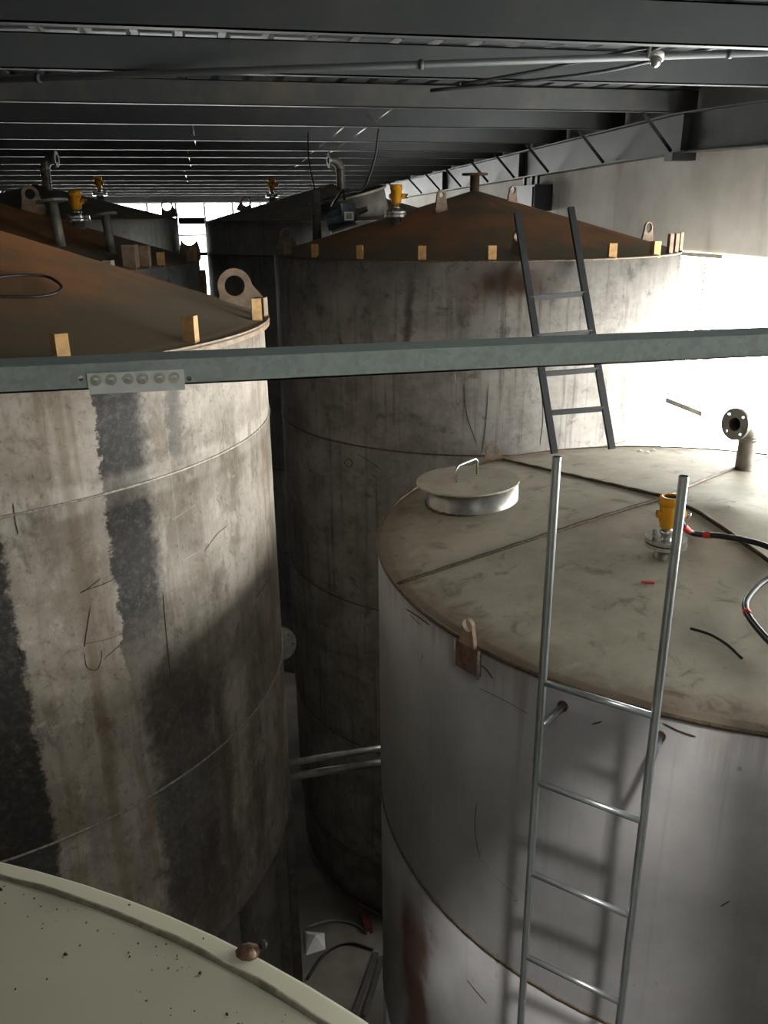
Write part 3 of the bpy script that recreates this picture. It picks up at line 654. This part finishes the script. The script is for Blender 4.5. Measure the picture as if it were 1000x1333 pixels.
for lab, z, h in (('dark steel bar linking the two far tanks at rim height', H-0.10, 0.085), ('lower dark steel bar linking the two far tanks', H-0.52, 0.05)):
    single('link_bar', MB().box((-0.211, 12.42, z), (0.141, 12.5, z+h)), 'black', lab, 'steel bar')
# ------------------------------------------------------------------ ladders
pl = thing('pipe_ladder', 'galvanised pipe ladder fixed to the zinc-grey tank wall', 'ladder', (1.166, 2.156, 0))
RL, RR = V((1.032, 2.292, 0)), V((1.300, 2.020, 0))
for p in (RL, RR):
    r_ = part('rail', MB().tube([p+V((0, 0, 0.0)), p+V((0, 0, H-0.705))], 0.0145, 16, caps=False).tube([p+V((0, 0, H-0.705)), p+V((0, 0, 0.0))], 0.0122, 16, caps=False).lathe([(0.0122, H-0.705), (0.0145, H-0.705)], 16, Matrix.Translation(p), False), 'pipe', pl)
zr_ = H-1.50
while zr_ > 0.2:
    part('rung', MB().tube([RL+V((0, 0, zr_)), RR+V((0, 0, zr_))], 0.0115, 12), 'pipe', pl); zr_ -= 0.407
for zz in (H-1.683, H-4.2):
    for p in (RL, RR):
        d = (V((Ct.c[0], Ct.c[1], 0))-p).normalized(); q = p+d*0.005; e = V((Ct.c[0], Ct.c[1], 0))-d*1.80
        so_ = part('stand_off', MB().tube([q+V((0, 0, zz)), e+V((0, 0, zz))], 0.012, 12), 'pipe', pl)
        part('foot_plate', MB().lathe([(0.002, 0), (0.02, 0), (0.02, 0.008), (0.002, 0.008)], 16, frame(e+V((0, 0, zz))-d*0.008, z=d), False), 'rustlump', so_)
bl = thing('straight_ladder', 'black steel ladder leaning against the rusty tank rim', 'ladder', (2.5, 5.15, H-1.58))
fL, fR, tL, tR = V((2.300, 5.15, H-1.560)), V((2.732, 5.155, H-1.558)), V((2.225, 5.87, H+0.004)), V((2.628, 5.87, H+0.037))
for a, b in ((fL, tL), (fR, tR)): part('rail', MB().bar(a, b, 0.045, 0.030, (0, 1, 0)), 'black', bl)
for t in (0.36, 0.52, 0.675, 0.835):
    part('rung', MB().bar(tL+(fL-tL)*t, tR+(fR-tR)*t, 0.024, 0.034), 'black', bl)

# ------------------------------------------------------------------ galvanised channel in front
cb = thing('channel_beam', 'galvanised steel channel spliced with six bolts, crossing before the tanks', 'beam', (0.5, 2.0, H-0.374))
BX = -0.176
def channel(x0, x1, dz, dy):
    m = MB(); z0, z1, t = H-0.374+dz, H-0.3145+dz, 0.004; y = 2.0+dy
    m = drill(MB().box((x0, y, z0), (x1, y+t, z1)), [plug(at_y(u, 493, y), (0, 1, 0), 0.0062, 0.03) for u in ((105,) if x0 < -1 else (246,))]); m.box((x0, y+t, z1-t), (x1, y+0.13, z1)); m.box((x0, y, z0), (x1, y+0.13, z0+t)); return m
part('channel', channel(-4.9, BX, 0.0, 0.0), 'galv', cb); part('channel', channel(BX, XW-0.02, 0.002, -0.0045), 'galv', cb)
part('splice_plate', MB().box((-0.268, 1.9915, H-0.384), (-0.052, 1.9955, H-0.336)), 'plate', cb, 'bright splice plate')
for px_ in (125, 145, 167, 186, 208, 227):
    q = at_y(px_, 494.5-(px_-125)*0.035, 1.9915); bo = part('bolt', MB().lathe([(0.001, 0.0), (0.0125, 0.0), (0.0125, 0.003), (0.001, 0.003)], 20, frame(q, z=(0, -1, 0)), False), 'chrome', cb)
    part('bolt_head', MB().lathe([(0.0075, 0.003), (0.0075, 0.009), (0.001, 0.0095)], 6, frame(q, z=(0, -1, 0)), False), 'chrome', bo)

# ------------------------------------------------------------------ venetian blind in the window next to the ladder tank
vb = thing('venetian_blind', 'half-lit venetian blind hanging in the window beside the rusty tank', 'blind', (4.96, 8.4, H-1.96))
b0, b1 = 7.47, 9.35
part('head_rail', MB().box((4.94, b0, H-0.43), (4.98, b1, H-0.395)), 'slat', vb)
sm_ = MB().bar((0, b0, 0), (0, b1, 0), 0.040, 0.0016); sm_ = sm_.mesh('slat'); sm_.materials.append(MAT['slat'])
nz = 37
for k in range(nz):
    z = H-0.465-k*0.0395
    link('slat', sm_, vb, Matrix.Translation((4.96, 0, z)) @ Matrix.Rotation(math.radians(50 + random.uniform(-4, 4)), 4, 'Y'))
for y in (7.75, 8.25, 8.9): part('ladder_cord', MB().tube([(4.946, y, H-0.43), (4.946, y, H-1.95)], 0.004, 6), 'slat', vb)
part('bottom_rail', MB().bar((4.95, b0, H-1.955), (4.95, b1, H-1.95), 0.05, 0.05), 'dsteel', vb, 'dark dusty bottom rail')

# ------------------------------------------------------------------ gauge hose, loose strip, scraps on the olive lid
hs = thing('flexible_hose', 'black flexible hose with red tape bands lying on the olive lid', 'hose', (2.3, 3.0, Ct.cone(2.3, 3.0)))
def C_at(u, v, dz=0.04):
    d = ray(u, v); t = 1.0
    for _ in range(60):
        p = CAM+d*t; t *= 1 + (p.z-(Ct.cone(p.x, p.y)+dz))/(-d.z*t)*0.9
    return CAM+d*t
q0 = gp+V((0.07, 0.07, 0.175)); p_end = [C_at(u, v) for u, v in ((940, 698), (970, 703), (1000, 712), (1022, 728), (1012, 746), (990, 760), (972, 782), (974, 800), (990, 822), (1010, 842), (1040, 862))]
hp = curve([q0, gp+V((0.11, 0.09, 0.145)), gp+V((0.16, 0.11, 0.085)), gp+V((0.23, 0.13, 0.04))] + p_end, 8)
part('hose', MB().tube(hp, 0.0135, 12), 'rubber', hs)
for i0, i1 in ((1, 5), (14, 20), (27, 29), (86, 88)): part('red_band', MB().tube(hp[i0:i1+1], 0.0158, 12), 'red', hs, 'red tape band')
part('pale_tracer', MB().tube([p+V((-0.009, 0.002, 0.0105)) for p in hp[56:]], 0.0016, 6), 'steel', hs, 'pale tracer line along the hose')
st_ = curve([C_at(u, v, 0.013) for u, v in ((899, 818), (925, 826), (948, 840), (966, 857))], 6)
single('rubber_strip', MB().tube(st_, 0.0055, 8), 'rubber', 'short black rubber strip lying loose on the olive lid', 'strip')
single('tape_scrap', MB().bar(C_at(835, 757, 0.009), C_at(852, 759, 0.009), 0.016, 0.006), 'red', 'small red tape scrap below the yellow gauge', 'scrap')
for i, (u, v) in enumerate(((833, 589), (842, 591), (850, 588))):
    p = C_at(u, v, 0.0); m = MB(); m.add([p+V((-0.02, 0, 0)), p+V((0.022, -0.012, 0.006)), p+V((0.02, 0.02, 0.014)), p+V((-0.014, 0.018, 0.004)), p+V((0.0, 0.004, 0.02))], [(0, 1, 4), (1, 2, 4), (2, 3, 4), (3, 0, 4), (3, 2, 1, 0)])
    single('paper_scrap', m, 'paper', 'crumpled white paper bit at the foot of the black ladder', 'scrap', None, 'paper bits on the olive lid')
# wire loop on the brown cone
def onA(u, v, dz=0.02):
    d = ray(u, v); t = 3.2
    for _ in range(80):
        p = CAM+d*t; t += 0.3*(p.z-(A.za+(A.zr-A.za)*math.hypot(p.x-A.c[0], p.y-A.c[1])/A.R+dz))/(-d.z+0.2)
    return CAM+d*t
wl = curve([onA(u, v) for u, v in ((-60, 388), (-20, 386), (12, 386), (45, 386), (70, 382), (80, 373), (64, 361), (40, 358), (12, 359), (-10, 362), (-50, 364))], 6)
single('wire_loop', MB().tube(wl, 0.006, 8), 'rubber', 'thin black wire loop lying on the brown cone roof', 'wire')

# ------------------------------------------------------------------ motor on the rusty cone
mp = B.pol(1.20, -174)+V((0.0, 0.0, 0.135)); ax = V((0.93, -0.12, 0.30)).normalized()
mo = thing('gear_motor', 'grey-blue electric motor with white label on the rusty cone', 'motor', mp-V((0, 0, 0.13)))
fm = frame(mp, z=ax)
part('motor_body', MB().lathe([(0.001, -0.17), (0.062, -0.17), (0.066, -0.15), (0.066, 0.08), (0.05, 0.09), (0.001, 0.09)], 24, fm), 'motor', mo)
for k in range(12):
    a = 2*PI*k/12; p0 = fm @ V((0.068*math.cos(a), 0.068*math.sin(a), -0.14)); p1 = fm @ V((0.068*math.cos(a), 0.068*math.sin(a), 0.06)); part('cooling_fin', MB().bar(p0, p1, 0.006, 0.016, (p0-mp)), 'motor', mo)
part('end_shield', MB().lathe([(0.03, 0.09), (0.058, 0.09), (0.058, 0.11), (0.03, 0.115), (0.022, 0.2), (0.001, 0.2)], 24, fm), 'dsteel', mo)
q = mp+V((0.02, -0.06, 0.055)); tb = part('terminal_box', MB().box(q-V((0.06, 0.05, 0.05)), q+V((0.05, 0.04, 0.05))), 'motor', mo)
part('name_label', MB().box(q+V((-0.045, -0.053, -0.088)), q+V((0.035, -0.051, -0.018))), 'stickers', tb, 'white square label')
part('name_label_ring', MB().box(q+V((-0.03, -0.0545, -0.075)), q+V((0.02, -0.0535, -0.03))), 'steel', tb)
part('foot', MB().bar(mp+V((-0.13, 0, -0.125)), mp+V((0.09, 0, -0.058)), 0.10, 0.02), 'dsteel', mo)
cq = [q+V((-0.03, 0.01, 0.075)), q+V((-0.04, 0.03, 0.15)), at_y(432, 268, 7.9), at_y(438, 256, 8.4), at_y(455, 250, 9.2), at_y(474, 244, 10.0), at_y(488, 205, 9.9), at_y(493, 168, 9.8)]
single('motor_cable', MB().tube(curve(cq, 8), 0.012, 8), 'rubber', 'black cable rising from the motor to the roof purlins', 'cable')
cq = [at_y(413, 258, 9.3), at_y(407, 235, 9.4), at_y(402, 205, 9.6), at_y(401, 172, 9.77)]
single('hanging_cable', MB().tube(curve(cq, 6), 0.009, 8), 'rubber', 'thin black cable hanging from the roof beside the elbow vent', 'cable')

# ------------------------------------------------------------------ roof services
c0, c1 = at_y(0, 103, 6.2), at_y(1000, 68, 5.2); dd = (c1-c0)
cn = thing('conduit_pipe', 'dusty brown conduit pipe slung under the roof purlins', 'pipe', c0); part('tube', MB().tube([c0-dd*0.6, c1+dd*0.25], 0.022, 12), 'roofsteel', cn)
for k in (0.05, 0.55, 0.95): p = c0+dd*k; part('saddle', MB().tube([p-dd.normalized()*0.015, p+dd.normalized()*0.015], 0.03, 12), 'roofsteel', cn)
lp = at_y(855, 76, 5.28); la = thing('bulkhead_lamp', 'small white lamp fitting clamped to the dusty conduit', 'lamp', lp-V((0, 0, 0.06)))
part('lamp_body', MB().lathe([(0.001, 0.03), (0.04, 0.03), (0.045, 0.0), (0.035, -0.005)], 20, frame(lp, z=(0.35, 0.3, 0.9))), 'white', la)
part('lamp_glass', MB().lathe([(0.036, -0.005), (0.034, -0.03), (0.02, -0.05), (0.001, -0.056)], 20, frame(lp, z=(0.35, 0.3, 0.9))), 'steel', la)
part('clamp', MB().bar(lp+V((-0.06, 0, 0.0)), lp+V((-0.045, 0, 0.09)), 0.02, 0.012), 'steel', la)
for lab, pts, r in (('thick black cable drooping from the roof to the lamp fitting', ((1060, -12), (1000, 0), (950, 6), (905, 30), (868, 55), (838, 70)), 0.014),
                    ('upper black cable strung along the conduit past the lamp', ((1060, 22), (1000, 33), (930, 45), (860, 58), (790, 72), (700, 92), (600, 110)), 0.011),
                    ('lower black cable strung along the conduit past the lamp', ((1060, 38), (1000, 49), (930, 62), (880, 72), (790, 92), (700, 104), (560, 118)), 0.011)):
    single('roof_cable', MB().tube(curve([at_y(u, v, 5.25+(1000-u)*0.0009) for u, v in pts], 6), r, 8), 'rubber', lab, 'cable')
p0, p1 = at_x(664, 243, 4.75), at_x(700, 275, 4.75)
bx = thing('wall_cabinet', 'black metal cabinet hung below the rafter on the limewashed wall', 'cabinet', (4.75, 12.3, H+0.03))
part('body', MB().box((4.72, 11.8, H+0.03), (4.99, 12.75, H+0.38)), 'boxblk', bx); part('front_panel', MB().box((4.705, 11.85, H+0.06), (4.72, 12.7, H+0.35)), 'boxblk', bx)
for y in (11.95, 12.15, 12.45): part('hanger', MB().box((4.80, y-0.03, H+0.38), (4.84, y+0.03, purlin_z(y)-0.37)), 'black', bx)

# ------------------------------------------------------------------ the dark gap between the tanks
for lab, (u0, v0, u1, v1), r in (('upper dull steel pipe bridging the gap behind the striped tank', (372, 994, 496, 974), 0.026), ('lower bright steel pipe bridging the gap behind the striped tank', (372, 1012, 496, 993), 0.031)):
    a, b = at_y(u0, v0, 5.3), at_y(u1, v1, 5.3); d = b-a
    single('gap_pipe', MB().tube([a-d*0.05, b+d*0.35], r, 14), 'steel', lab, 'pipe')
sp_ = thing('standing_pipe', 'upright flanged steel pipe in the dark gap behind the striped tank', 'pipe', (0.36, 6.2, 0))
part('tube', MB().tube([(0.36, 6.2, 0), (0.36, 6.2, H-3.1)], 0.04, 14), 'dsteel', sp_)
fl_ = part('flange', MB().lathe([(0.05, 0), (0.15, 0), (0.15, 0.03), (0.05, 0.03), (0.05, 0)], 28, frame((0.40, 6.14, H-3.32), z=(-0.1, -1, 0.1)), False), 'steel', sp_)
for k in range(8):
    a = 2*PI*k/8; part('flange_bolt', MB().lathe([(0.012, 0.03), (0.012, 0.045), (0.001, 0.046)], 6, frame((0.40+0.12*math.cos(a), 6.14, H-3.32+0.12*math.sin(a)), z=(0, -1, 0)), False), 'chrome', fl_)
for lab, pts in (('bright steel strip on the dark floor beside the zinc-grey tank', ((490, 1240), (478, 1275), (462, 1318))), ('narrow steel strip beside the bright strip on the dark floor', ((498, 1245), (488, 1280), (474, 1322)))):
    q = [at_z(u, v, 0.02) for u, v in pts]; m = MB()
    for a, b in zip(q, q[1:]): m.bar(a, b, 0.05, 0.01)
    single('metal_strip', m, 'chrome', lab, 'strip')
p = at_z(388, 1225, 0.0)+V((0.14, -0.06, 0)); m = MB(); m.add([p+V(q) for q in ((-0.09, -0.12, 0), (0.1, -0.1, 0.01), (0.12, 0.1, 0), (-0.06, 0.14, 0.02), (0.02, 0.0, 0.1), (-0.04, 0.06, 0.06))], [(0, 1, 4), (1, 2, 4), (2, 3, 5, 4), (3, 0, 5), (0, 4, 5), (3, 2, 1, 0)])
single('paper_bag', m, 'paper', 'crumpled pale bag on the dark floor behind the striped tank', 'bag')
p = at_z(478, 1206, 0.003); single('brick_lump', MB().box(p-V((0.04, 0.09, 0)), p+V((0.04, 0.09, 0.07))), 'block', 'dull red block on the dark floor by the skirt', 'block')
for lab, pts in (('thin pale wire curling over the dark floor', ((398, 1208), (430, 1199), (460, 1202), (480, 1215))), ('black cable trailing across the dark floor', ((400, 1275), (425, 1240), (455, 1228), (486, 1236)))):
    single('floor_wire', MB().tube(curve([at_z(u, v, 0.02) for u, v in pts], 6), 0.012, 6), 'steel' if 'pale' in lab else 'rubber', lab, 'wire')
for z, mt_ in ((H-6.48, 'chrome'),):
    pts = [V((B.c[0]+1.80*math.cos(math.radians(a)), B.c[1]+1.80*math.sin(math.radians(a)), 0.015)) for a in range(-176, -126, 2)]
    part('base_angle', MB().tube(pts, 0.012, 6), 'dsteel', B.o)

# ------------------------------------------------------------------ rust lump and grit on the olive lid flange
p = at_z(322, 1240, zD); lump = thing('rust_lump', 'rusty bracket stub with tan core on the painted lid edge', 'stub', p)
m = MB().lathe([(0.001, 0.006), (0.006, 0.008), (0.010, 0.005), (0.013, 0.003), (0.017, 0.0)], 9, Matrix.Translation(p)); part('base', m, 'rustlump', lump)
part('core', MB().lathe([(0.001, 0.009), (0.003, 0.009), (0.005, 0.006), (0.006, 0.001)], 8, Matrix.Translation(p+V((0.006, -0.007, 0.0)))), 'lugm', lump)
part('crumb', MB().lathe([(0.001, 0.010), (0.005, 0.009), (0.006, 0.004), (0.005, 0.0)], 7, Matrix.Translation(p+V((0.021, 0.004, 0.0))), False), 'grit', lump)
m = MB()
for k in range(230):
    a = math.radians(random.uniform(20, 78)); r = 1.757 - abs(random.gauss(0, 0.09)) + random.choice((0, 0, 0.02)); s = random.uniform(0.0006, 0.0022)*(1.8 if random.random() < 0.08 else 1)
    r = 1.735-random.uniform(0, 0.02) if abs(r-1.757) < 0.016 else r
    p = V((Dc[0]+r*math.cos(a), Dc[1]+r*math.sin(a), zD+0.024+(1.745-min(r, 1.745))*0.094 if r < 1.745 else zD+0.016)); q = random.uniform(0, PI)
    e = [V((math.cos(q+j*PI/2), math.sin(q+j*PI/2), 0))*s for j in range(4)]
    m.add([p+e[0], p+e[1]*0.7, p+e[2], p+e[3]*0.7, p+V((0, 0, s*1.2))], [(0, 1, 4), (1, 2, 4), (2, 3, 4), (3, 0, 4)])
g = single('loose_grit', m, 'grit', 'dark grit scattered along the weld ring of the painted lid', 'grit'); g['kind'] = 'stuff'

# ------------------------------------------------------------------ scratches and weld scars on the shells
def on_shell(T, u, v, dr=0.0008):
    d = ray(u, v); R = T.R+dr; a = d.x*d.x+d.y*d.y; b = -2*(d.x*T.c[0]+d.y*T.c[1]); c = T.c[0]**2+T.c[1]**2-R*R; k = b*b-4*a*c
    return CAM + d*((-b-math.sqrt(max(k, 0)))/(2*a))
def scratch(T, pts, mat, r=0.0022):
    part('scratch_mark', MB().tube(curve([on_shell(T, u, v) for u, v in pts], 5), [r*0.15]+[r*0.6]*((len(pts)-1)*5-1)+[r*0.15], 5), mat, T.o)
for pts, mat, r in ((((104, 772), (112, 768), (132, 752)), 'grit', 0.003), (((106, 770), (140, 758), (176, 738)), 'lugd', 0.003), (((118, 790), (112, 826), (110, 842)), 'lugd', 0.003),
                    (((110, 850), (113, 868), (126, 872), (132, 858), (132, 846)), 'lugd', 0.0025), (((110, 838), (140, 832), (165, 822)), 'lugd', 0.002), (((135, 858), (165, 832)), 'lugd', 0.003),
                    (((222, 678), (238, 668), (256, 656)), 'lugw', 0.003), (((290, 545), (291, 562), (288, 578)), 'lugw', 0.003), (((238, 730), (262, 716)), 'lugw', 0.0025), (((266, 718), (282, 696), (296, 684)), 'lugd', 0.003),
                    (((17, 655), (20, 678), (24, 696)), 'lugd', 0.003), (((24, 842), (29, 856), (33, 858)), 'grit', 0.003), (((212, 770), (216, 820), (222, 880)), 'lugd', 0.003), (((334, 778), (342, 766), (351, 754)), 'rustlump', 0.0025)):
    scratch(A, pts, mat, r)
for pts, mat, r in (((621, 1044), (618, 1072), (621, 1100), (626, 1118)), 'grit', 0.0022), (((626, 1120), (634, 1126), (640, 1134), (655, 1150), (670, 1164), (674, 1172), (668, 1172)), 'dsteel', 0.0022), \
        (((528, 792), (545, 803), (560, 814)), 'rustlump', 0.005), (((534, 800), (548, 814)), 'rustlump', 0.003), (((618, 862), (632, 870), (642, 884)), 'rustlump', 0.004), (((862, 941), (885, 952), (906, 959)), 'rustlump', 0.005), \
        (((770, 943), (784, 939)), 'grit', 0.003), (((622, 895), (650, 908), (690, 930)), 'dsteel', 0.0018), (((608, 1275), (620, 1290), (634, 1306)), 'rustlump', 0.003), (((938, 1180), (950, 1173)), 'grit', 0.003):
    scratch(Ct, pts, mat, r)
for pts, mat, r in ((((465, 590), (480, 600), (496, 611)), 'grit', 0.004), (((627, 590), (632, 560), (636, 500)), 'lugd', 0.004), (((604, 500), (608, 540), (622, 580)), 'lugd', 0.005), (((592, 485), (594, 500)), 'lugw', 0.004),
                    (((448, 602), (454, 597), (459, 603), (454, 608), (448, 602)), 'rustlump', 0.005), (((705, 500), (707, 545), (703, 580)), 'lugd', 0.004), (((588, 356), (640, 354)), 'lugd', 0.003)):
    scratch(B, pts, mat, r)
